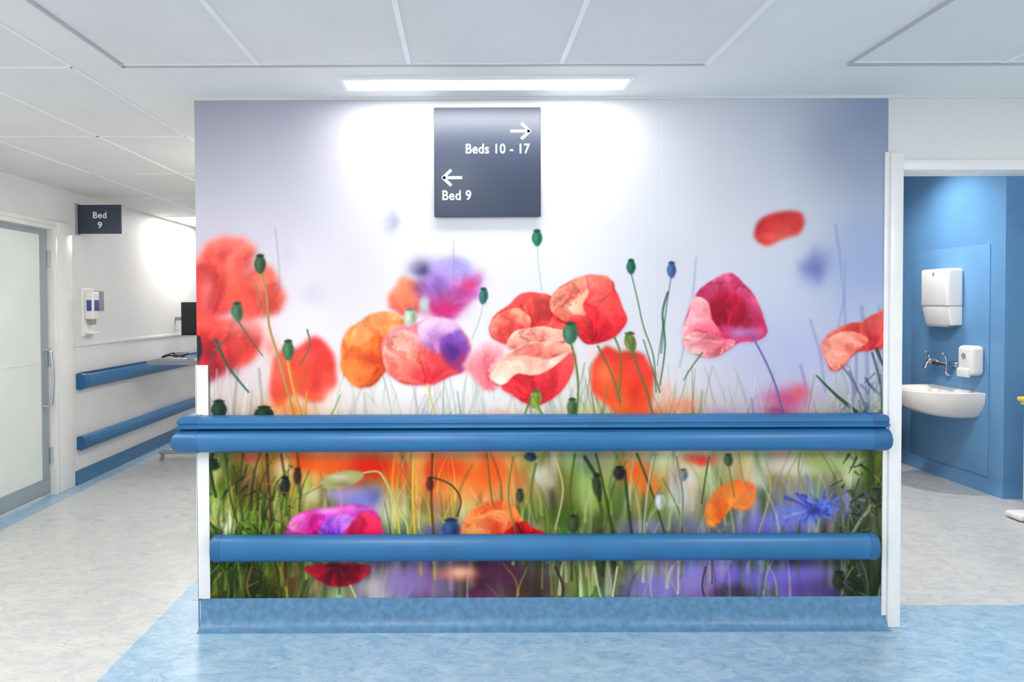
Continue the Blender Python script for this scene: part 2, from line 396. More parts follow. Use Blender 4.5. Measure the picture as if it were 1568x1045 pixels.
def stroke(pts,w0,w1,c,soft=.6,alpha=1,c2=None,n=5,hair=0):
    q=crv(T(pts),n,False) if len(pts)>2 else T(pts)
    wa=np.linspace(w0,w1,len(q))*K*.5; so_=max(soft*K,.7)
    m=int(max(w0,w1)*K*.5+so_*2)+3
    x0,y0=np.floor(q.min(0)).astype(int)-m; x1,y1=np.ceil(q.max(0)).astype(int)+m
    A=np.zeros((y1-y0,x1-x0)); Sd=np.zeros_like(A)
    for i in range(len(q)-1):
        a,b=q[i],q[i+1]; bx0=int(min(a[0],b[0]))-m-x0; bx1=int(max(a[0],b[0]))+m-x0+1; by0=int(min(a[1],b[1]))-m-y0; by1=int(max(a[1],b[1]))+m-y0+1
        bx0=max(bx0,0);by0=max(by0,0)
        X,Y=np.meshgrid(np.arange(bx0,min(bx1,A.shape[1]))+x0,np.arange(by0,min(by1,A.shape[0]))+y0)
        d=b-a; L=max((d**2).sum(),1e-6); t=np.clip(((X-a[0])*d[0]+(Y-a[1])*d[1])/L,0,1)
        wd=(wa[i]+(wa[i+1]-wa[i])*t)
        dist=np.hypot(X-a[0]-t*d[0],Y-a[1]-t*d[1])-wd
        cov=np.clip(.5-dist/(2*so_),0,1); cov=cov*cov*(3-2*cov)
        side=np.clip((X-a[0]-t*d[0])/(wd+1),-1,1)
        sub=A[by0:by0+cov.shape[0],bx0:bx0+cov.shape[1]]; ss=Sd[by0:by0+cov.shape[0],bx0:bx0+cov.shape[1]]
        mk=cov>sub; ss[mk]=side[mk]; np.maximum(sub,cov,out=sub)
    col=rgb(c)[None,None,:]*(1-.2*Sd[...,None])
    comp(x0,y0,A*alpha,np.clip(col,0,1))
    if hair:
        pp=crv(np.asarray(pts,float),n*4,False)
        for i in range(0,len(pp)-1):
            for s in (-1,1):
                L=hair*random.uniform(.6,1.2); x,y=pp[i]
                stroke([(x,y),(x+s*L,y-random.uniform(-1,2))],.7,.3,c,.5,.5)
def pod(x,y,rx,ry,c,rot=0,blur=.9,hi=None):
    pts=[]
    for a in np.linspace(0,2*math.pi,12,endpoint=False):
        ex=math.cos(a)*rx*(1-.22*max(0,math.sin(a))); ey=math.sin(a)*ry
        pts.append((x+ex*math.cos(rot)-ey*math.sin(rot),y+ex*math.sin(rot)+ey*math.cos(rot)))
    poly(pts,c,blur)
    h_=hi or [min(255,v*1.35+14) for v in c]
    blob(x-rx*.35,y-ry*.1,rx*.35,ry*.7,h_,.55); blob(x+rx*.5,y,rx*.25,ry*.7,[v*.65 for v in c],.5)
    if blur<2: poly([(x-rx*.75,y-ry*.95),(x,y-ry*1.2),(x+rx*.75,y-ry*.95),(x,y-ry*.78)],[v*.7 for v in c],.9)

# ---- upper haze blurs
blob(600,340,12,14,(150,150,176),.65); blob(1330,210,70,60,(134,145,172),.45)
blob(1340,400,45,60,(146,162,198),.7); blob(1250,407,18,22,(98,106,168),.8); blob(1325,360,40,30,(156,170,200),.6)
blob(1200,540,70,60,(176,178,212),.65); blob(1300,430,25,60,(158,170,205),.6)
blob(480,450,20,14,(196,192,206),.6); blob(440,390,10,20,(196,190,204),.5)
for (a,b,wd,c) in [((1278,345),(1295,560),5,(140,152,190)),((1292,400),(1282,500),4,(148,158,194)),((1318,470),(1326,620),6,(126,134,170)),((1065,395),(1040,560),3,(156,160,185)),((1240,490),(1262,600),4,(140,140,180)),((420,350),(425,480),2.5,(170,160,176)),((1345,470),(1338,600),5,(136,146,175)),((1225,560),(1232,620),4,(120,120,170)),((1310,540),(1302,630),4,(110,120,150))]:
    stroke([a,((a[0]+b[0])/2+4,(a[1]+b[1])/2),b],wd,wd*1.3,c,3,.55)
blob(1195,620,60,22,(176,158,190),.6)
petal([(1155,352),(1165,334),(1190,325),(1222,324),(1231,338),(1222,358),(1195,368),(1172,376),(1157,366)],(1200,380),(226,120,104),(196,48,52),3.4,1,c_mid=(214,66,62),jag=.5)
blob(1180,362,12,6,(232,130,112),.5)
# left red blurs
LR=[([(306,392),(318,372),(345,362),(375,364),(390,380),(388,405),(365,420),(340,438),(312,430),(302,412)],(345,430),(206,60,64),(232,120,108),(222,88,78)),
 ([(290,420),(320,400),(350,405),(368,430),(362,470),(330,488),(290,485)],(325,490),(190,50,58),(222,96,84),(210,68,66)),
 ([(355,420),(385,410),(412,412),(428,435),(434,465),(410,482),(380,490),(356,478),(348,450)],(390,495),(200,56,50),(228,110,92),(216,78,64)),
 ([(290,490),(330,484),(372,490),(400,500),(402,530),(380,560),(340,575),(290,585)],(330,590),(150,26,40),(222,84,74),(200,48,46)),
 ([(290,560),(320,545),(336,560),(330,580),(290,590)],(300,600),(130,30,50),(190,48,60),None)]
for p_,b_,ci,co2,cm in LR: petal(p_,b_,ci,co2,5.2,.95,c_mid=cm,jag=3,cr=.8)
blob(400,445,9,24,(236,160,140),.45); blob(318,450,10,22,(240,150,140),.45); blob(372,500,22,10,(236,170,160),.6); blob(352,400,8,16,(240,150,130),.4); blob(405,500,18,14,(228,210,214),.6)
blob(330,530,16,20,(120,24,36),.5); blob(352,560,10,16,(110,40,44),.45); blob(385,452,10,14,(160,40,44),.4); blob(318,400,9,14,(200,60,60),.5)
for x in range(300,440,16): stroke([(x,random.randint(560,600)),(x+random.randint(-10,10),640)],4,5,random.choice([(216,208,210),(120,130,110),(186,176,174)]),2.4,.5)
pal=[(140,150,125),(165,170,150),(186,180,170),(108,122,100),(214,208,208),(150,142,160),(96,112,82)]
for i in range(260):
    x=random.uniform(298,1352); h=random.uniform(15,85); l=random.uniform(-26,26)
    stroke([(x,645),(x+l*.4,645-h*.5),(x+l,645-h)],random.uniform(1.2,5),.8,random.choice(pal),random.uniform(1.2,4),random.uniform(.18,.5))
for i in range(60):
    x=random.uniform(860,1080); h=random.uniform(20,90); l=random.uniform(-26,26)
    stroke([(x,645),(x+l*.6,645-h*.5),(x+l,645-h)],random.uniform(1.4,3.5),.8,random.choice([(96,114,74),(126,136,90),(84,98,62),(180,176,130)]),random.uniform(1,2.4),random.uniform(.3,.6))
# poppy 465,570
petal([(413,590),(418,552),(436,530),(455,534),(478,516),(498,527),(513,555),(516,585),(500,612),(475,617),(447,604),(430,622),(416,612)],(465,615),(236,100,60),(214,54,54),3.6,.97,c_mid=(230,66,56),jag=2)
blob(430,560,12,24,(240,130,106),.6); blob(488,585,12,18,(196,34,42),.55); blob(440,628,30,14,(240,124,56),.85); blob(505,615,16,22,(240,222,208),.6); blob(412,530,8,16,(232,110,96),.6); blob(468,545,12,14,(240,110,90),.5)
# upper blurred multi-colour
petal([(598,470),(602,440),(618,425),(640,432),(648,455),(636,478),(612,482)],(630,490),(232,90,70),(240,140,104),4,.95,jag=2)
petal([(640,420),(665,400),(700,398),(725,415),(740,432),(730,455),(705,475),(690,490),(660,480),(640,455)],(680,480),(180,60,130),(168,150,206),4.5,.95,c_mid=(170,104,170),jag=3)
blob(645,412,16,15,(62,56,100),.85); blob(716,438,20,12,(214,60,112),.85,-.5); blob(694,412,26,14,(156,158,206),.75); blob(676,474,26,12,(200,46,108),.9); blob(640,440,12,10,(130,76,100),.6); blob(650,468,9,15,(186,198,196),.95,0,3); blob(668,436,14,12,(110,96,176),.6); blob(704,450,16,8,(150,60,130),.6)
stroke([(694,370),(692,420)],3,4,(160,158,192),2.4,.5)
# orange poppy
petal([(522,560),(522,527),(538,500),(560,490),(585,478),(612,486),(622,510),(606,535),(592,565),(572,588),(545,592),(528,578)],(592,560),(218,74,38),(244,150,84),1.3,1,c_mid=(232,106,50),vein=.13)
petal([(546,498),(575,480),(606,482),(618,498),(600,520),(575,514),(556,526),(538,520)],(600,545),(236,110,54),(249,178,122),1.5,.9)
petal([(524,556),(540,530),(560,540),(575,560),(562,586),(540,588)],(590,560),(222,84,42),(240,128,66),1.5,.75)
# pink-violet poppy
petal([(585,545),(588,520),(606,500),(632,496),(655,486),(690,492),(712,512),(720,540),(712,566),(685,578),(660,588),(625,588),(598,575)],(655,590),(222,60,66),(232,140,160),1.3,1,c_mid=(234,92,98))
petal([(586,548),(594,520),(616,505),(640,515),(652,550),(646,585),(615,584),(596,572)],(655,588),(232,70,68),(251,182,162),1.1,.95,c_mid=(240,124,108))
petal([(640,500),(668,486),(696,494),(700,520),(676,540),(648,530)],(675,560),(206,110,170),(218,184,224),2,.9,c_mid=(196,146,210))
petal([(676,520),(704,505),(720,535),(716,562),(694,566),(678,548)],(690,575),(190,60,120),(130,96,186),2.4,.9,c_mid=(122,66,156))
blob(692,538,11,13,(72,40,114),.8); blob(660,572,24,9,(214,40,66),.6); blob(640,516,10,12,(238,200,226),.6); blob(678,502,12,8,(228,200,232),.6)
stroke([(654,588),(660,615),(668,645)],3,3,(206,190,130),1.2,.9)
petal([(712,560),(718,540),(740,524),(768,530),(775,560),(765,590),(745,596),(728,582)],(750,590),(230,94,106),(246,182,186),3,.96,jag=1.8)
# poppy B
petal([(749,504),(756,482),(776,468),(796,452),(826,448),(846,458),(864,480),(872,502),(866,522),(842,527),(815,518),(800,532),(778,528),(756,520)],(812,530),(196,36,48),(240,104,92),.8,1,c_mid=(224,62,62),vein=.14)
petal([(800,468),(822,450),(844,460),(846,488),(826,508),(806,492)],(818,530),(186,30,44),(238,98,86),.8,.95)
petal([(750,506),(760,482),(786,472),(806,480),(814,500),(806,518),(792,512),(772,524)],(806,530),(216,54,56),(250,152,128),.8,.97,vein=.14,c_mid=(236,98,86))
petal([(758,512),(776,496),(800,498),(812,514),(800,530),(776,530)],(808,532),(208,44,52),(238,100,88),.9,.85)
petal([(775,532),(788,508),(812,500),(838,500),(860,508),(862,522),(832,524),(800,534)],(820,545),(238,112,100),(252,198,178),.8,.95)
# poppy A
petal([(842,470),(848,446),(866,434),(893,423),(915,421),(936,428),(942,446),(954,470),(959,493),(945,513),(924,522),(900,527),(884,514),(868,496),(850,490)],(905,524),(180,26,42),(232,70,68),.8,1,c_mid=(216,46,54),vein=.14)
petal([(893,424),(915,421),(936,429),(938,455),(918,470),(900,462),(893,442)],(905,515),(206,44,52),(245,132,116),.8,.9)
petal([(842,472),(848,448),(868,434),(892,425),(900,446),(893,470),(902,500),(880,492),(858,488)],(905,515),(218,60,60),(252,178,152),.8,.97,vein=.14,c_mid=(240,118,100))
petal([(912,522),(904,490),(922,464),(942,448),(954,472),(958,494),(942,514)],(908,524),(180,22,42),(230,74,70),.8,.9,c_mid=(210,40,54))
petal([(868,496),(884,480),(906,486),(908,520),(890,516)],(905,524),(180,26,42),(228,70,66),1,.7)
# poppy C
petal([(750,577),(758,556),(784,538),(815,524),(850,526),(876,534),(882,556),(869,585),(851,606),(830,618),(805,616),(780,602),(764,588)],(822,612),(218,54,60),(251,194,172),.8,1,c_mid=(240,122,106),vein=.14)
petal([(786,538),(815,525),(850,525),(878,536),(860,548),(826,545),(800,552)],(830,585),(222,76,72),(250,166,146),.8,.9)
petal([(768,592),(792,568),(822,574),(850,552),(882,542),(870,585),(851,606),(830,618),(805,616),(782,604)],(822,616),(180,26,44),(232,78,78),.8,.97,vein=.14,c_mid=(212,44,56))
petal([(750,577),(762,558),(796,546),(836,550),(872,538),(846,562),(818,576),(792,570),(770,590)],(822,616),(238,116,104),(253,210,190),.8,.92)
petal([(812,616),(808,590),(830,576),(846,590),(838,612)],(822,618),(192,30,46),(224,62,68),1,.6)
# orange red 950
petal([(903,575),(908,548),(928,530),(950,536),(976,538),(992,552),(1002,580),(996,612),(975,635),(940,628),(913,605)],(950,625),(236,116,56),(222,56,48),2.8,.97,c_mid=(232,78,42),jag=2)
blob(975,600,14,22,(200,40,36),.6); blob(925,570,11,20,(246,140,92),.6); blob(905,540,8,8,(240,200,196),.6); blob(950,560,10,20,(210,54,40),.5)
for (x,y,rx,ry,c) in [(1045,618,26,12,(238,136,96)),(985,632,30,10,(232,96,56)),(1205,612,28,18,(196,54,104)),(1225,600,12,12,(218,84,96)),(1190,630,20,8,(150,60,100)),(760,635,30,8,(230,180,160)),(1110,632,26,8,(176,156,190)),(900,628,20,10,(190,190,130)),(580,625,30,14,(222,214,208)),(1020,600,10,14,(240,180,160))]:
    blob(x,y,rx,ry,c,.75)
# right poppy
petal([(1046,520),(1050,485),(1064,452),(1088,430),(1115,420),(1136,430),(1154,452),(1166,480),(1174,508),(1160,520),(1130,526),(1100,545),(1075,545),(1052,532)],(1108,525),(190,38,76),(216,96,132),.9,1,c_mid=(194,44,86),vein=.12)
petal([(1130,440),(1154,454),(1166,482),(1172,508),(1150,518),(1134,495),(1128,465)],(1120,520),(184,30,70),(206,80,120),1,.85)
petal([(1080,490),(1090,462),(1112,448),(1136,456),(1144,482),(1126,504),(1098,506)],(1112,512),(136,8,42),(204,40,72),.9,.95,c_mid=(170,16,50))
petal([(1046,520),(1050,486),(1064,454),(1084,462),(1090,488),(1104,510),(1098,530),(1070,520)],(1110,522),(218,72,98),(247,172,174),.9,.97,c_mid=(232,114,128))
petal([(1046,520),(1068,508),(1100,514),(1126,524),(1100,545),(1075,546),(1052,534)],(1110,522),(232,106,120),(251,196,192),1,.95)
blob(1136,512,24,9,(176,146,204),.75); blob(1116,504,14,7,(214,120,168),.55)
stroke([(1152,515),(1175,560),(1190,600),(1200,645)],3,3.5,(96,96,144),1.2,.85)
# far right coral
petal([(1258,525),(1272,508),(1300,496),(1320,492),(1345,476),(1366,468),(1366,525),(1335,535),(1312,540),(1292,562),(1275,568),(1262,548)],(1330,540),(202,52,62),(240,130,112),.9,1,c_mid=(228,86,78),vein=.14)
petal([(1260,532),(1278,512),(1308,506),(1328,520),(1306,542),(1288,562),(1272,564)],(1330,535),(236,108,94),(251,184,164),.9,.93)
petal([(1320,494),(1345,478),(1366,470),(1366,510),(1338,524)],(1330,545),(200,48,60),(236,110,98),.9,.8)

# ---- stems / pods upper
stroke([(822,375),(824,405),(829,445)],1.4,1.4,(166,182,176),.9,.85); pod(822,365,8,12,(44,104,86))
stroke([(966,418),(975,455),(985,500),(1000,545),(1004,600)],2,2.6,(96,126,96),.9,.9); pod(966,409,7,11,(38,92,76))
stroke([(1027,425),(1020,470),(1012,540)],2,3,(104,124,140),1,.8); pod(1028,414,7,12,(68,94,134))
stroke([(1022,448),(1014,480),(1018,530),(1010,590)],4,2,(66,100,70),1.1,.85); stroke([(1016,490),(1006,560)],3,1,(66,98,64),1,.7)
stroke([(740,462),(735,485),(722,520)],1.5,1.5,(150,160,158),1,.65); pod(740,454,7,12,(52,100,92),.15)
stroke([(874,525),(882,560),(885,600),(880,645)],3,3.5,(98,116,66),1,.9,hair=3); pod(873,511,12,16,(66,108,82),.1,1)
pod(820,612,9,14,(124,142,66),.3); stroke([(815,605),(824,625),(836,645)],6,5,(132,148,72),1,.9)
stroke([(812,608),(806,626),(800,642)],4,2,(96,110,54),1,.8)
stroke([(940,515),(950,545),(948,600)],2.6,2.6,(100,118,56),1,.85,hair=3); pod(965,525,9,15,(112,122,64),-.3)
stroke([(958,510),(975,560),(990,600),(1000,640)],3.4,3,(88,110,62),1,.85,hair=3); stroke([(985,520),(1000,570),(1010,600)],2,3.4,(78,104,66),1,.75)
stroke([(915,530),(935,570),(950,615)],3.4,2,(84,110,62),1.1,.8); stroke([(895,555),(885,600)],2,2,(130,138,98),1,.6)
stroke([(1075,540),(1060,560),(1046,582)],3,1.5,(78,108,66),1,.85); stroke([(1078,560),(1100,640)],1.5,1.5,(160,158,132),1,.5)
stroke([(1250,575),(1280,605),(1322,640)],2,7,(42,78,54),1,.95); stroke([(1288,560),(1310,590),(1330,640)],3,4,(88,106,116),1.3,.75); stroke([(1335,540),(1348,590),(1350,645)],4,3,(66,88,84),1.1,.8); stroke([(1312,600),(1300,560)],2,1,(66,88,104),1.2,.65)
stroke([(1342,535),(1352,560)],6,3,(50,64,62),1.2,.85)
for i in range(34):
    x=random.uniform(1285,1356); y=random.uniform(565,640); stroke([(x,y),(x+random.uniform(-16,16),y+random.uniform(10,40))],random.uniform(2,5),1.5,random.choice([(90,100,140),(50,66,70),(190,194,214),(120,128,140)]),1.8,.6)
stroke([(398,415),(408,450),(412,500),(430,560),(452,645)],3,4,(158,138,78),.9,.9,hair=4); pod(398,405,9,14,(60,82,62))
stroke([(390,430),(400,470)],1.5,2,(104,126,78),.9,.7)
stroke([(362,488),(380,515),(402,545)],3,1.5,(66,102,80),1.1,.85); pod(363,478,9,14,(68,98,74),-.2,1.3)
stroke([(440,550),(448,590),(462,640)],4,4,(198,156,80),1,.9,hair=4); pod(441,537,9,15,(66,106,70))
stroke([(470,505),(474,530),(458,560)],3,1.5,(70,104,76),1.1,.8); stroke([(330,520),(348,560),(380,600)],5,3,(48,88,76),1.3,.85); stroke([(345,520),(325,545),(320,600),(322,645)],3,2,(68,92,74),1.2,.75)
pod(302,535,7,18,(34,44,54),0,1.5); stroke([(300,545),(310,580),(318,620)],3,2,(58,76,66),1.3,.7)
pod(628,486,11,13,(172,180,158),.1,1.6); pod(335,628,12,14,(34,56,42)); pod(404,634,15,11,(36,54,38))
stroke([(520,605),(512,625),(500,645)],2.5,3,(126,154,98),1.1,.75); stroke([(470,600),(466,645)],3,3,(194,146,70),1,.8)
pod(876,624,8,13,(70,96,58),0,1.2)
for (a,b,c) in [((700,600),(705,640),(136,144,160)),((905,600),(912,645),(98,116,70)),((1075,600),(1070,645),(120,136,118)),((1150,610),(1155,645),(128,120,156)),((930,590),(920,640),(108,126,70))]:
    stroke([a,b],2.5,3.5,c,1.6,.65)

# ================= lower meadow
def grass(n,x0,x1,yb,hmin,hmax,cols,wmin,wmax,smin,smax,al0,al1,lean=22):
    for i in range(n):
        x=random.uniform(x0,x1); y=random.uniform(*yb); h=random.uniform(hmin,hmax); l=random.uniform(-lean,lean)
        stroke([(x,y),(x+l*.2,y-h*.5),(x+l,y-h)],random.uniform(wmin,wmax),.6,random.choice(cols),random.uniform(smin,smax),random.uniform(al0,al1),n=3)
G1=[(54,74,30),(84,104,42),(122,134,62),(38,50,22),(150,160,90),(190,196,140)]
G2=[(204,208,170),(226,228,210),(160,174,108),(130,142,84)]
grass(150,300,1355,(760,960),50,140,G1+[(26,36,18)],6,14,4,8,.3,.6)
grass(50,480,1300,(740,960),40,120,[(226,222,214),(206,204,196),(190,184,200)],5,11,4,7,.3,.5)
for (x,y,rx,ry,c,a) in [(460,710,34,14,(218,80,30),.95),(510,712,44,16,(232,106,46),.95),(570,716,44,18,(204,44,22),1),(610,730,18,22,(226,98,42),.9),(640,745,14,40,(228,150,80),.75),
    (725,735,60,34,(234,126,66),1),(690,715,28,16,(226,80,34),.9),(755,718,24,22,(228,98,44),.9),(700,752,24,16,(242,160,104),.75),(665,720,12,24,(190,60,28),.75),(770,760,20,20,(232,150,106),.75),(530,735,30,12,(190,50,40),.75),
    (968,720,20,20,(232,100,48),.95),(995,740,18,24,(226,118,56),.8),(1075,705,22,9,(212,58,44),.85),(350,800,26,24,(222,226,186),.95),(335,770,20,16,(186,200,136),.8),(395,790,18,24,(150,172,90),.6),(345,812,10,12,(250,250,230),.7),
    (330,720,12,18,(208,212,190),.6),(380,700,18,9,(190,90,70),.7),(435,720,20,22,(230,222,186),.7),(600,780,28,28,(220,220,188),.7),(560,770,18,14,(170,160,200),.6),(480,760,16,14,(220,216,196),.6),
    (830,730,16,18,(228,228,210),.7),(905,750,24,28,(176,190,124),.6),(850,790,30,20,(70,92,34),.8),(800,790,16,20,(60,80,32),.7),(1040,765,22,28,(210,210,204),.7),(1200,715,44,13,(222,214,206),.75),(1270,710,34,10,(150,172,108),.8),(1300,725,18,22,(204,212,170),.7),(1060,730,14,16,(226,224,220),.6),(1160,735,16,14,(228,220,206),.6),
    (980,810,44,15,(126,124,182),.85),(1050,810,30,13,(116,116,148),.75),(1200,800,50,20,(126,126,194),.95),(1150,815,44,13,(114,112,178),.85),(1325,770,14,40,(82,90,84),.75),(1310,800,20,22,(50,66,44),.75),(640,800,24,24,(170,172,118),.6),(660,812,20,12,(88,98,144),.65),(930,800,20,20,(90,102,50),.65),
    (330,850,22,36,(44,68,28),.75),(380,900,34,24,(50,46,20),.9),(440,880,28,22,(94,78,36),.65),(620,895,60,24,(148,128,176),.85),(570,900,20,22,(214,206,200),.6),(705,876,30,12,(228,138,118),.8),(770,885,48,28,(82,42,68),.9),(820,905,40,20,(70,50,50),.8),(740,915,30,12,(114,62,94),.65),(890,895,28,24,(122,138,88),.7),(1000,895,60,26,(136,124,184),.9),(1070,890,30,24,(150,136,190),.85),(1180,880,80,15,(126,116,190),.95),(1240,905,50,18,(92,76,132),.8),(1120,912,44,14,(68,58,68),.85),(1320,900,34,32,(32,40,20),.9),(1290,860,20,14,(60,70,50),.65)]:
    blob(x,y,rx,ry,c,a,0,2.6)
grass(120,315,470,(760,960),40,110,[(36,56,22),(62,84,34),(110,126,60),(22,34,16),(160,168,100)],2,7,1.2,4,.4,.8,34)
grass(70,780,1000,(780,950),40,120,G1+G2,2,7,1.2,4,.35,.7,30)
grass(90,1000,1352,(760,950),40,110,G1+G2+[(120,120,150),(180,178,200),(90,96,110)],2,5,1.2,4,.3,.65,32)
grass(44,470,800,(760,950),40,100,G1+G2+[(220,180,90),(200,120,70)],2,6,1.4,4,.3,.55,30)
grass(30,600,700,(740,840),40,90,[(224,206,80),(160,154,60),(84,104,50),(232,190,120)],2,4,1,2.4,.4,.7)
blob(545,762,28,18,(130,132,206),.9); blob(520,758,22,12,(166,158,208),.7); blob(574,758,11,16,(80,82,150),.6)
petal([(438,812),(450,792),(478,780),(508,776),(548,772),(576,784),(584,805),(576,826),(440,828)],(515,835),(110,42,144),(222,92,168),1.5,1,c_mid=(170,60,162))
petal([(438,812),(450,793),(476,784),(496,800),(490,826),(440,828)],(500,832),(154,20,98),(240,130,198),1.5,.95,c_mid=(212,62,152))
petal([(490,826),(498,794),(530,784),(548,800),(536,828)],(515,835),(76,44,146),(202,140,220),1.5,.9,c_mid=(122,72,182))
petal([(526,828),(540,798),(562,782),(582,798),(582,818),(572,828)],(545,840),(180,24,84),(230,64,94),1.5,.95)
blob(498,782,18,5,(240,186,222),.7); blob(545,780,20,5,(220,150,210),.6)
petal([(705,820),(712,794),(732,774),(765,765),(788,775),(798,800),(790,826),(708,826)],(765,830),(200,50,38),(242,146,88),1.3,.97,c_mid=(228,90,56))
petal([(712,820),(735,792),(768,780),(785,796),(765,826)],(770,832),(224,86,56),(249,174,120),1.3,.85)
petal([(766,828),(784,808),(800,798),(816,808),(838,818),(842,828)],(800,840),(150,20,28),(208,46,38),1,1)
stroke([(790,800),(798,815),(800,828)],2,3,(60,30,30),1,.8)
petal([(1080,795),(1084,768),(1104,744),(1130,735),(1152,742),(1156,768),(1140,780),(1118,778),(1100,800),(1088,806)],(1110,802),(232,106,40),(240,116,58),2.4,.96,c_mid=(242,146,80))
petal([(470,866),(560,866),(556,884),(536,896),(510,898),(485,885)],(515,866),(84,8,38),(160,30,48),1.4,.97,c_mid=(122,14,40))
stroke([(536,896),(545,915),(552,935)],3,4,(196,196,160),1.2,.8)
blob(705,875,15,8,(244,200,172),.8)
blob(1245,778,44,26,(116,124,192),.6)
for a in np.linspace(0,2*math.pi,38,endpoint=False):
    L=random.uniform(16,50); x=1245+math.cos(a)*L+random.uniform(-10,10); y=776+math.sin(a)*L*.6+random.uniform(-7,7)
    stroke([(1245+math.cos(a)*12,780+math.sin(a)*7),((1245+x)/2+random.uniform(-6,6),(778+y)/2),(x,y)],2,random.uniform(3,7),random.choice([(84,104,190),(112,130,206),(62,76,158),(140,156,216)]),1.8,.7)
blob(1245,780,12,9,(52,46,112),.7)
for i in range(14):
    x=random.uniform(1180,1300); y=random.uniform(735,810); stroke([(x,y),(x+random.uniform(-12,12),y-random.uniform(8,20))],4,2,random.choice([(120,134,206),(96,108,180)]),1.8,.6)
SH=[((345,695),(352,760),(372,830),4,(60,80,40)),((408,695),(412,760),(418,830),4.5,(84,52,44)),((372,695),(366,750),(372,800),3,(50,74,34)),((452,695),(450,720),(446,760),3,(190,130,60)),
((634,695),(632,760),(636,826),4,(226,176,90)),((662,695),(660,760),(664,826),4,(114,62,34)),((745,695),(752,760),(756,775),3,(110,100,60)),((880,695),(872,760),(880,826),4,(80,98,42)),((912,695),(925,750),(940,826),4,(54,70,32)),
((956,720),(962,780),(968,826),5,(46,66,32)),((975,695),(1000,760),(1020,826),4,(60,78,42)),((1035,700),(1045,760),(1040,826),4,(130,130,120)),((1115,712),(1120,740),(1124,760),3,(110,120,70)),((1170,700),(1180,750),(1160,820),3,(170,160,120)),
((1335,700),(1338,760),(1346,826),6,(60,70,42)),((1300,826),(1322,790),(1346,770),6,(150,150,130)),((1345,740),(1330,790),(1316,826),4,(50,60,36)),((1225,695),(1222,720),(1230,750),3,(130,140,90)),
((325,695),(322,720),(330,760),5,(36,50,28)),((430,695),(436,740),(430,780),4,(70,80,42)),((820,710),(812,760),(820,800),4,(96,110,54)),((850,700),(862,750),(850,810),3,(190,190,150)),((895,700),(915,735),(918,766),6,(44,52,28)),((785,700),(778,760),(790,820),3,(110,120,60)),
((1130,695),(1136,730),(1150,760),3,(150,140,110)),((1085,700),(1080,730),(1074,770),3,(80,84,60)),((1000,700),(990,760),(985,820),3,(180,180,160)),
((450,868),(455,900),(440,930),3,(96,86,50)),((340,868),(350,900),(346,932),4,(90,96,46)),((385,868),(378,900),(392,932),4,(120,96,50)),((880,868),(884,900),(878,932),4,(80,96,50)),((910,868),(916,900),(925,932),4,(190,196,170)),((945,868),(940,900),(936,932),3,(214,220,200)),((1000,868),(996,900),(1004,932),3,(170,160,200)),((1300,868),(1310,900),(1330,932),6,(34,40,22)),((1345,868),(1330,900),(1336,932),5,(54,64,40)),((850,868),(862,900),(855,932),4,(60,40,44)),((1080,868),(1075,900),(1085,932),3,(60,50,60))]
for a,b,c,wd,col in SH: stroke([a,b,c],wd*.9,wd*.9,col,random.uniform(.9,1.8),.85,hair=3 if wd<=4.5 and a[1]<700 and a[0]<700 else 0)
stroke([(556,724),(578,722),(590,736),(606,770),(622,800),(626,826)],3,4,(178,182,120),.9,.95,hair=3)
poly([(490,738),(502,727),(530,720),(552,722),(556,730),(540,742),(512,748),(494,746)],(166,162,120),1.2); blob(520,730,18,4,(216,206,176),.7); blob(525,742,16,3,(110,106,76),.6); stroke([(495,742),(470,755),(440,770)],2,2,(110,120,70),1,.7)
stroke([(660,730),(690,742),(705,765),(700,790)],3,3,(60,66,44),1,.8)
for (x,y,rx,ry,c) in [(325,712,12,8,(36,52,34)),(436,745,8,14,(40,40,34)),(796,760,6,10,(60,66,46)),(878,803,10,13,(66,74,50)),(1010,768,8,13,(190,190,180)),(1115,705,7,9,(70,80,60)),(948,725,9,10,(40,34,40)),(690,812,14,16,(66,80,118)),(812,700,10,6,(50,60,80)),(914,745,7,18,(50,60,40)),(1046,728,7,9,(120,120,120)),(455,730,6,12,(60,40,36)),(658,742,6,10,(90,40,30)),(1342,762,9,14,(60,66,48)),(1285,890,10,14,(40,50,34))]:
    pod(x,y,rx,ry,c,random.uniform(-.2,.2),1.5)
for i in range(90):
    x=random.uniform(318,455); y=random.uniform(700,930); stroke([(x,y),(x+random.uniform(-20,20),y+random.uniform(-8,24))],random.uniform(1.5,5),1,random.choice([(20,32,16),(42,60,24),(120,130,60),(170,120,60),(90,110,50)]),1.2,.65)
for i in range(90):
    x=random.uniform(1285,1352); y=random.uniform(695,930); stroke([(x,y),(x+random.uniform(-20,20),y+random.uniform(-8,28))],random.uniform(1.5,5),1,random.choice([(24,32,16),(54,64,34),(140,140,110),(96,90,110)]),1.2,.65)
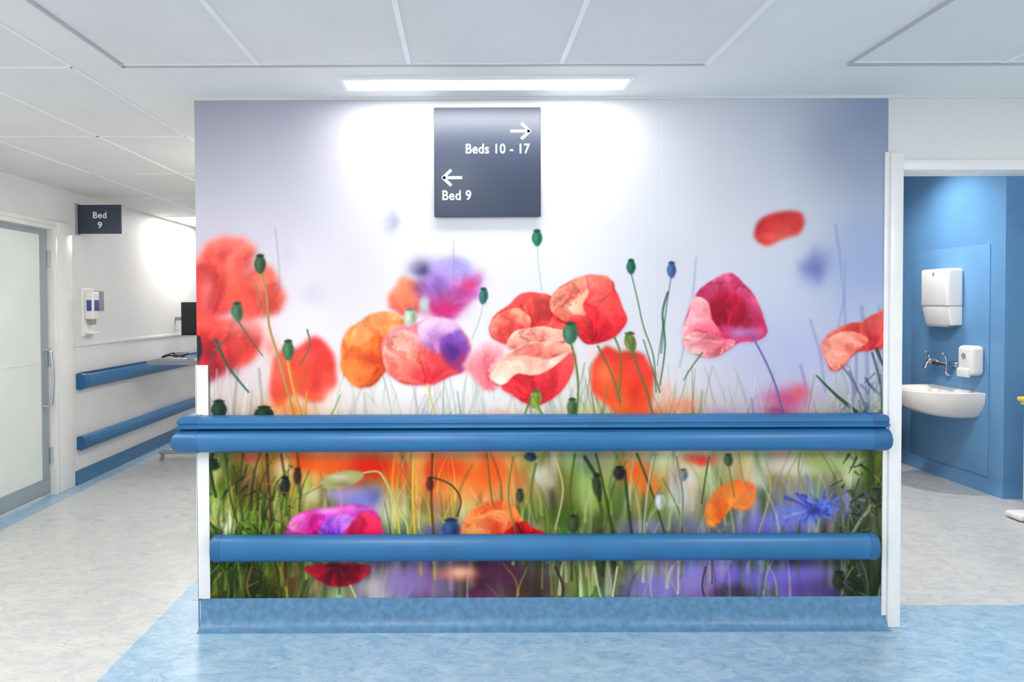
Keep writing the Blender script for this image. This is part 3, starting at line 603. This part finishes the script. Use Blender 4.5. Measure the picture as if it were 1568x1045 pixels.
# gentle contrast and saturation grade of the print (stronger low down)
C=blur2(C,.5)
C=np.clip(C,0,1)
lum=C.mean(2,keepdims=True)
C=lum+(C-lum)*(1.08+.14*low)
Cs=C*C*(3-2*C); k=.10+.22*low
C=C*(1-k)+Cs*k
C=C*(1-.05*low)
for xj in (650,1007):
    q=T([(xj,500)])[0][0]; i=int(q); C[:,i:i+2]*=.965
C+=rng.normal(0,.006,C.shape)
C=np.clip(C,0,1)
img=bpy.data.images.new('mural_artwork',CW,CH,alpha=False)
px=np.ones((CH,CW,4),np.float32); px[...,:3]=C[::-1]
img.pixels.foreach_set(px.ravel()); img.update(); img.pack()
mm=bpy.data.materials.new('printed_mural'); mm.use_nodes=True; nt=mm.node_tree
ti=nt.nodes.new('ShaderNodeTexImage'); ti.image=img
b=nt.nodes['Principled BSDF']; nt.links.new(ti.outputs['Color'],b.inputs['Base Color']); b.inputs['Roughness'].default_value=.55; b.inputs['Specular IOR Level'].default_value=.18
bm=bmesh.new(); add_box(bm,WX0,WX1,D-.004,D+.0,WZ0,WZ1)
uv=bm.loops.layers.uv.new('UVMap')
for f in bm.faces:
    for l in f.loops: l[uv].uv=((l.vert.co.x-WX0)/(WX1-WX0),(l.vert.co.z-WZ0)/(WZ1-WZ0))
finish(bm,'wall_mural_poppies',mm)

# ------------------------------------------------------------------ skirtings
def cove(h,r=.035,t=.006):
    pr=[(0,0),(0,h),(t,h),(t,r+.0)]
    for a in np.linspace(0,math.pi/2,7)[1:]:
        pr.append((t+r*(1-math.cos(a)),r*(1-math.sin(a))+.0015))
    pr.append((t+r,0)); return pr
sweep('baseboard_front',cove(.135,.05),[(-1.185,D),(1.885,D)],M_skirt)
boxes('baseboard_corridor',[(-1.198,-1.19,3.0,8.99,0,.135)],M_skirt)
sweep('baseboard_left',[(0,0),(0,.11),(.012,.11),(.012,.03),(.03,.003),(.03,0)],[(LX,5.41),(LX,8.99)],M_skirtL)
boxes('trim_corner_guard',[(-1.196,-1.14,D-.010,D-.004,.135,1.185),(-1.197,-1.19,D-.010,3.06,.135,1.185)],M_jamb,bev=.002)
boxes('trim_mural_edge',[(1.868,1.889,D-.012,D-.004,.05,2.12)],M_jamb,bev=.002)

# ------------------------------------------------------------------ handrails
def arcp(cx,cz,rx,rz,a0,a1,n=8):
    return [(cx+rx*math.cos(math.radians(a)),cz+rz*math.sin(math.radians(a))) for a in np.linspace(a0,a1,n)]
def handrail(name,path,z0):
    p=empty(name,(path[0][0],path[0][1],z0))
    lower=[(.008,z0)]+arcp(.040,z0+.050,.046,.050,-70,70,14)+[(.046,z0+.101),(.008,z0+.101)]
    upper=[(.008,z0+.103),(.050,z0+.103)]+arcp(.050,z0+.114,.022,.010,-60,60,6)+[(.061,z0+.127),(.066,z0+.132),(.064,z0+.148),(.050,z0+.158),(.008,z0+.160)]
    sweep('bumper_rail',lower,path,M_rail,p); sweep('grip_rail',upper,path,M_rail,p)
    sweep('back_channel',[(0.0,z0+.01),(0.0,z0+.150),(.03,z0+.150),(.03,z0+.01)],path,M_groove,p,smooth=False)
    return p,lower,upper
def grow(pr,k):
    c=sum(a for a,b in pr)/len(pr),sum(b for a,b in pr)/len(pr)
    return [(max(.002,c[0]+(a-c[0])*k),c[1]+(b-c[1])*k) for a,b in pr]
WY=D-.004
p,lo,up=handrail('wall_handrail',[(-1.19,3.9),(-1.19,WY),(1.83,WY)],.802)
def capseq(pr,x0,x1,parent,name):
    sweep(name,grow(pr,1.05),[(x0,WY),(x1,WY)],M_raild,parent)
    sweep(name+'_tip',grow(pr,.93),[(x1,WY),(x1+.012,WY)],M_raild,parent)
capseq(lo,1.79,1.852,p,'end_cap_lower'); capseq(up,1.79,1.848,p,'end_cap_upper')
sweep('corner_lower',grow(lo,1.05),[(-1.19,3.1),(-1.19,WY),(-1.165,WY)],M_raild,p)
sweep('corner_upper',grow(up,1.05),[(-1.19,3.1),(-1.19,WY),(-1.165,WY)],M_raild,p)
def bumper(name,path,z0,h=.115,d=.07):
    p=empty(name,(path[0][0],path[0][1],z0))
    pr=[(.0,z0+.01)]+arcp(.028,z0+h/2,d-.028,h/2,-85,85,14)+[(.0,z0+h-.01)]
    sweep('bumper_body',pr,path,M_rail,p); return p,pr
p2,pr2=bumper('bumper_rail_low',[(-1.08,WY),(1.79,WY)],.312,.12)
for a,bx in ((-1.108,-1.075),(1.785,1.815)):
    sweep('end_cap',grow(pr2,1.04),[(a,WY),(bx,WY)],M_raild,p2)
sweep('end_cap_tip',grow(pr2,.9),[(-1.118,WY),(-1.108,WY)],M_raild,p2); sweep('end_cap_tip',grow(pr2,.9),[(1.815,WY),(1.825,WY)],M_raild,p2)
def leftrail(name,y0,y1,z0,two,h=.12):
    path=[(LX,y0),(LX,y1)]
    p,pr=bumper(name,path,z0,h,.075)
    sweep('end_cap',grow(pr,1.06),[(LX,y0-.02),(LX,y0+.05)],M_raild,p)
    if two: sweep('top_groove',[(.02,z0+h-.012),(.02,z0+h+.004),(.05,z0+h+.004),(.055,z0+h-.012)],path,M_groove,p,smooth=False)
leftrail('wall_handrail',5.47,8.95,.77,True,.135)
leftrail('bumper_rail_low',5.47,8.95,.275,False,.115)
box('trim_dado_left',LX,LX+.008,5.42,8.98,1.12,1.145,M_wall,.002)

# ------------------------------------------------------------------ signs
def text(body,x,z,width,height,m,parent,y,align='LEFT',bold=.012):
    cu=bpy.data.curves.new(body,'FONT'); cu.body=body; cu.size=1; cu.offset=bold; cu.extrude=.01; cu.align_x=align; cu.space_character=1.06
    o=bpy.data.objects.new('text_'+body.lower().replace(' ','_').replace('-','to'),cu); sc.collection.objects.link(o)
    bpy.context.view_layer.update()
    dg=bpy.context.evaluated_depsgraph_get()
    me=bpy.data.meshes.new_from_object(o.evaluated_get(dg)); nm=o.name
    bpy.data.objects.remove(o)
    xs_=[v.co.x for v in me.vertices]; ys_=[v.co.y for v in me.vertices]
    sx=width/(max(xs_)-min(xs_)); sy=height/(max(ys_)-min(ys_)); mx,my=min(xs_),min(ys_)
    for v in me.vertices:
        a,b_,c_=v.co; v.co=(x+(a-mx)*sx, y-c_*.05, z+(b_-my)*sy)
    me.materials.clear(); me.materials.append(m)
    return link(bpy.data.objects.new(nm,me),parent)
def arrow(name,cx,cz,s,dirn,y,parent):
    bm=bmesh.new(); t=s*.15
    def bar(p0,p1):
        d=Vector((p1[0]-p0[0],p1[1]-p0[1])); n=Vector((-d.y,d.x)).normalized()*t/2
        vs=[(p0[0]+n.x,p0[1]+n.y),(p1[0]+n.x,p1[1]+n.y),(p1[0]-n.x,p1[1]-n.y),(p0[0]-n.x,p0[1]-n.y)]
        f=bm.faces.new([bm.verts.new((cx+dirn*a,y,cz+b)) for a,b in vs])
        r=bmesh.ops.extrude_face_region(bm,geom=[f])
        for g_ in r['geom']:
            if isinstance(g_,bmesh.types.BMVert): g_.co.y-=.0015
    bar((-s*.5,0),(s*.45,0)); bar((s*.05,s*.40),(s*.5,-.02*s)); bar((s*.05,-s*.40),(s*.5,.02*s))
    return finish(bm,name,M_text,parent)
sg=empty('directional_sign',(.11,2.98,2.08))
SY=2.972
X0,Z1=-.128,2.318; X1,Z0=.342,1.838
box('sign_board',X0,X1,SY,D-.012,Z0,Z1,M_navy,.003,sg)
boxes('standoffs',[(X0+.03,X0+.06,D-.013,D-.004,Z0+.03,Z0+.06),(X1-.06,X1-.03,D-.013,D-.004,Z0+.03,Z0+.06),(X0+.03,X0+.06,D-.013,D-.004,Z1-.06,Z1-.03),(X1-.06,X1-.03,D-.013,D-.004,Z1-.06,Z1-.03)],M_grey,sg)
text('Beds 10 - 17',.012,2.115,.282,.044,M_text,sg,SY,bold=.016)
text('Bed 9',-.092,1.911,.127,.044,M_text,sg,SY,bold=.016)
arrow('arrow_right',.252,2.213,.086,1,SY,sg); arrow('arrow_left',-.048,2.010,.086,-1,SY,sg)
s2=empty('bed_number_sign',(-2.97,5.5,2.16))
box('sign_board',LX+.002,-2.79,5.49,5.51,2.04,2.275,M_navy,.003,s2)
box('wall_plate',LX,LX+.012,5.47,5.53,2.03,2.285,M_grey,.002,s2)
text('Bed',-3.015,2.165,.11,.052,M_text,s2,5.49,bold=.016); text('9',-2.978,2.085,.036,.052,M_text,s2,5.49,bold=.016)

# ------------------------------------------------------------------ left frosted door
d=empty('door_1',(LX,4.7,1.0))
boxes('leaf_frame',[(LX-.06,LX-.02,5.05,5.13,.02,2.03),(LX-.06,LX-.02,4.2,4.26,.02,2.03),(LX-.06,LX-.02,4.26,5.05,1.99,2.03),(LX-.06,LX-.02,4.26,5.05,.02,.14)],M_steel,d,bev=.004)
box('glass_pane',LX-.05,LX-.03,4.25,5.06,.13,2.0,M_glass,0,d)
box('mid_rail',LX-.03,LX-.026,4.26,5.05,1.02,1.028,M_white,0,d)
tube('pull_handle',[(LX-.02,5.06,1.12),(LX+.03,5.06,1.12),(LX+.045,5.06,1.07),(LX+.045,5.06,.75),(LX+.03,5.06,.70),(LX-.02,5.06,.70)],.011,M_chrome,d)
box('kick_plate',LX-.022,LX-.016,4.22,5.11,.03,.13,M_steel,0,d)
boxes('hinges',[(LX-.022,LX-.004,5.11,5.15,z,z+.12) for z in (.25,1.0,1.75)],M_chrome,d)
boxes('trim_1',[(LX-.08,LX+.022,5.15,5.19,0,2.07),(LX,LX+.022,5.19,5.39,0,2.10),(LX-.08,LX+.02,4.15,4.19,0,2.07),(LX,LX+.02,4.05,4.15,0,2.10),(LX-.08,LX+.02,4.19,5.15,2.035,2.07),(LX,LX+.02,4.05,5.39,2.07,2.10)],M_jamb,bev=.004)

hg=empty('hand_gel_dispenser',(LX+.04,5.62,1.5))
box('backplate',LX-.001,LX+.012,5.54,5.72,1.20,1.60,M_white,.004,hg)
box('body',LX+.010,LX+.09,5.56,5.66,1.34,1.57,M_white,.016,hg)
box('label',LX+.088,LX+.093,5.575,5.645,1.41,1.50,M_bluep,.001,hg)
box('label_front',LX+.035,LX+.075,5.556,5.562,1.41,1.50,M_bluep,.001,hg)
box('pump',LX+.03,LX+.075,5.585,5.635,1.295,1.35,M_grey,.008,hg)
box('drip_tray',LX,LX+.085,5.56,5.66,1.22,1.235,M_white,.004,hg)
box('side_card',LX-.001,LX+.02,5.74,5.86,1.41,1.58,M_grey,.004,hg)
mo=empty('wall_monitor',(-2.85,7.3,1.32))
box('screen_housing',-3.06,-2.62,7.28,7.32,1.13,1.49,M_black,.006,mo)
box('screen_glass',-3.04,-2.64,7.276,7.281,1.15,1.47,M_black,0,mo)
boxes('bracket',[(LX,-2.85,7.33,7.36,1.29,1.33),(-2.9,-2.8,7.318,7.36,1.25,1.38)],M_grey,mo,bev=.003)
ot=empty('overbed_table',(-2.6,6.6,0))
box('table_top',-2.93,-2.2,6.2,6.75,.90,.93,M_grey,.01,ot)
boxes('tray_lip',[(-2.93,-2.2,6.2,6.215,.928,.945),(-2.93,-2.2,6.735,6.75,.928,.945),(-2.93,-2.915,6.215,6.735,.928,.945)],M_grey,ot)
boxes('column',[(-2.34,-2.26,6.42,6.50,.10,.56),(-2.325,-2.275,6.435,6.485,.56,.905)],M_grey,ot,bev=.006)
boxes('base',[(-2.86,-2.2,6.27,6.33,.06,.09),(-2.86,-2.2,6.60,6.66,.06,.09),(-2.35,-2.25,6.3,6.63,.06,.10)],M_grey,ot,bev=.008)
for x in (-2.84,-2.24):
    for y in (6.3,6.63):
        cyl('castor',(x,y,.031),.03,.022,M_grey,ot,'X',.004)
it=empty('instrument_tray',(-2.7,6.45,.93))
box('kidney_tray',-2.88,-2.6,6.3,6.5,.93,.96,M_chrome,.008,it)
tube('coiled_cable',[(-2.85,6.35,.965),(-2.78,6.42,.995),(-2.70,6.36,.975),(-2.64,6.44,.995),(-2.72,6.47,.965),(-2.82,6.44,.975)],.008,M_black,it,closed=True)
box('meter',-2.84,-2.74,6.55,6.65,.93,1.0,M_grey,.008,it)

# ------------------------------------------------------------------ washroom
boxes('trim_2',[(1.889,1.945,D-.022,3.14,0,2.115),(1.945,2.86,D-.014,3.14,DT,DT+.045),(2.84,2.90,D-.022,3.14,0,2.115),(1.945,1.965,3.04,3.07,0,DT)],M_jamb,bev=.004)
boxes('wall_service_panel',[(3.993,4.0,5.11,6.0,.12,1.90)],M_blue,bev=.003)
pt=empty('paper_towel_dispenser',(3.93,5.53,1.5))
box('cover',3.86,3.993,5.37,5.69,1.42,1.73,M_white,.022,pt,4)
bm=bmesh.new(); add_box(bm,3.868,3.993,5.375,5.685,1.27,1.435,.014,3)
for v in bm.verts:
    if v.co.z<1.34: v.co.x+= .03*(1 if v.co.x<3.95 else 0)
finish(bm,'lower_cover',M_white,pt,smooth=True)
box('outlet_lip',3.885,3.96,5.42,5.64,1.255,1.275,M_grey,.004,pt)
box('seam',3.866,3.99,5.374,5.686,1.424,1.43,M_grey,0,pt)
box('lock',3.857,3.862,5.52,5.54,1.68,1.70,M_grey,.001,pt)
sd=empty('soap_dispenser',(3.95,5.22,1.0))
box('body',3.885,3.994,5.14,5.30,.89,1.12,M_white,.035,sd,seg=6)
box('push_bar',3.868,3.90,5.16,5.28,.875,.945,M_white,.012,sd)
cyl('sight_window',(3.884,5.22,1.04),.022,.006,M_grey,sd,'X')
bs=empty('wash_basin',(3.8,5.43,.77))
BY=5.43; BZ=-.055
def dshape(xw,cy,wid,dep,z,n=28,x_off=0):
    pts=[]
    for i in range(n+1):
        a=-math.pi/2+math.pi*i/n
        ca,sa=max(0,math.cos(a)),math.sin(a)
        pts.append((xw-x_off-dep*(ca**.62),cy+wid/2*math.copysign(abs(sa)**.8,sa),z+BZ))
    return pts
bm=bmesh.new()
spec=[(.34,.22,.60,0),(.44,.32,.625,0),(.52,.41,.675,0),(.575,.458,.74,0),(.585,.475,.785,0),(.585,.475,.808,0),(.57,.462,.815,0),(.52,.42,.813,.0),(.46,.34,.79,.05),(.38,.28,.72,.07),(.24,.19,.69,.10),(.06,.04,.682,.17)]
rings=[]
for wid,dep,z,xo in spec: rings.append([bm.verts.new(p_) for p_ in dshape(3.994,BY,wid,dep,z,28,xo)])
for i in range(len(rings)-1):
    n=len(rings[0])
    for j in range(n): bm.faces.new((rings[i][j],rings[i][(j+1)%n],rings[i+1][(j+1)%n],rings[i+1][j]))
bm.faces.new(rings[0]); bm.faces.new(rings[-1])
finish(bm,'bowl',M_ceram,bs,smooth=True)
cyl('waste',(3.80,BY,.685+BZ),.02,.006,M_chrome,bs)
tp=empty('wall_mixer_tap',(3.95,5.55,.97))
TY=5.55; TZ=.955
for y in (TY-.10,TY+.10):
    cyl('wall_flange',(3.985,y,TZ),.032,.016,M_chrome,tp,'X',.003)
    cyl('valve_body',(3.945,y,TZ),.022,.09,M_chrome,tp,'X',.003)
    tube('lever',[(3.92,y,TZ+.005),(3.90,y-.01,TZ+.065),(3.85,y-.05,TZ+.09)],.009,M_chrome,tp)
cyl('mixer_bar',(3.93,TY,TZ),.021,.24,M_chrome,tp,'Y',.004)
tube('spout',[(3.93,TY,TZ),(3.90,TY,TZ+.03),(3.84,TY,TZ+.015),(3.81,TY,TZ-.045)],.012,M_chrome,tp)
tube('supply_pipe',[(3.99,TY-.06,TZ-.10),(3.95,TY-.06,TZ-.08),(3.945,TY-.06,TZ-.01)],.010,M_chrome,tp)
wc=empty('wooden_cabinet',(3.6,6.05,0))
boxes('carcass',[(3.4,3.87,5.97,6.19,.05,.62),(3.42,3.85,6.0,6.19,0,.05)],M_wood,wc,bev=.004)
boxes('doors',[(3.405,3.632,5.958,5.97,.06,.61),(3.638,3.865,5.958,5.97,.06,.61)],M_wood,wc,bev=.003)
boxes('handles',[(3.60,3.61,5.94,5.958,.36,.46),(3.66,3.67,5.94,5.958,.36,.46)],M_chrome,wc)
pb=empty('pedal_bin',(4.1,4.5,0))
box('body',3.93,4.30,4.32,4.72,.05,.74,M_white,.02,pb)
box('lid',3.90,4.33,4.30,4.74,.755,.79,M_yel,.012,pb)
box('lid_rim',3.92,4.31,4.31,4.73,.735,.757,M_white,.006,pb)
box('base',3.94,4.29,4.33,4.71,0,.05,M_grey,.008,pb)
bm=bmesh.new(); add_box(bm,3.66,3.86,4.40,4.54,.005,.05,.02,4); finish(bm,'pedal',M_white,pb,smooth=True)
tube('pedal_hinge',[(3.74,4.47,.03),(3.84,4.48,.055),(3.95,4.5,.06)],.014,M_white,pb)
sweep('baseboard_washroom',[(0,0),(0,.1),(.01,.1),(.01,.03),(.03,.002),(.03,0)],[(4.0,6.2),(4.0,4.97),(4.9,4.97)],M_blue)
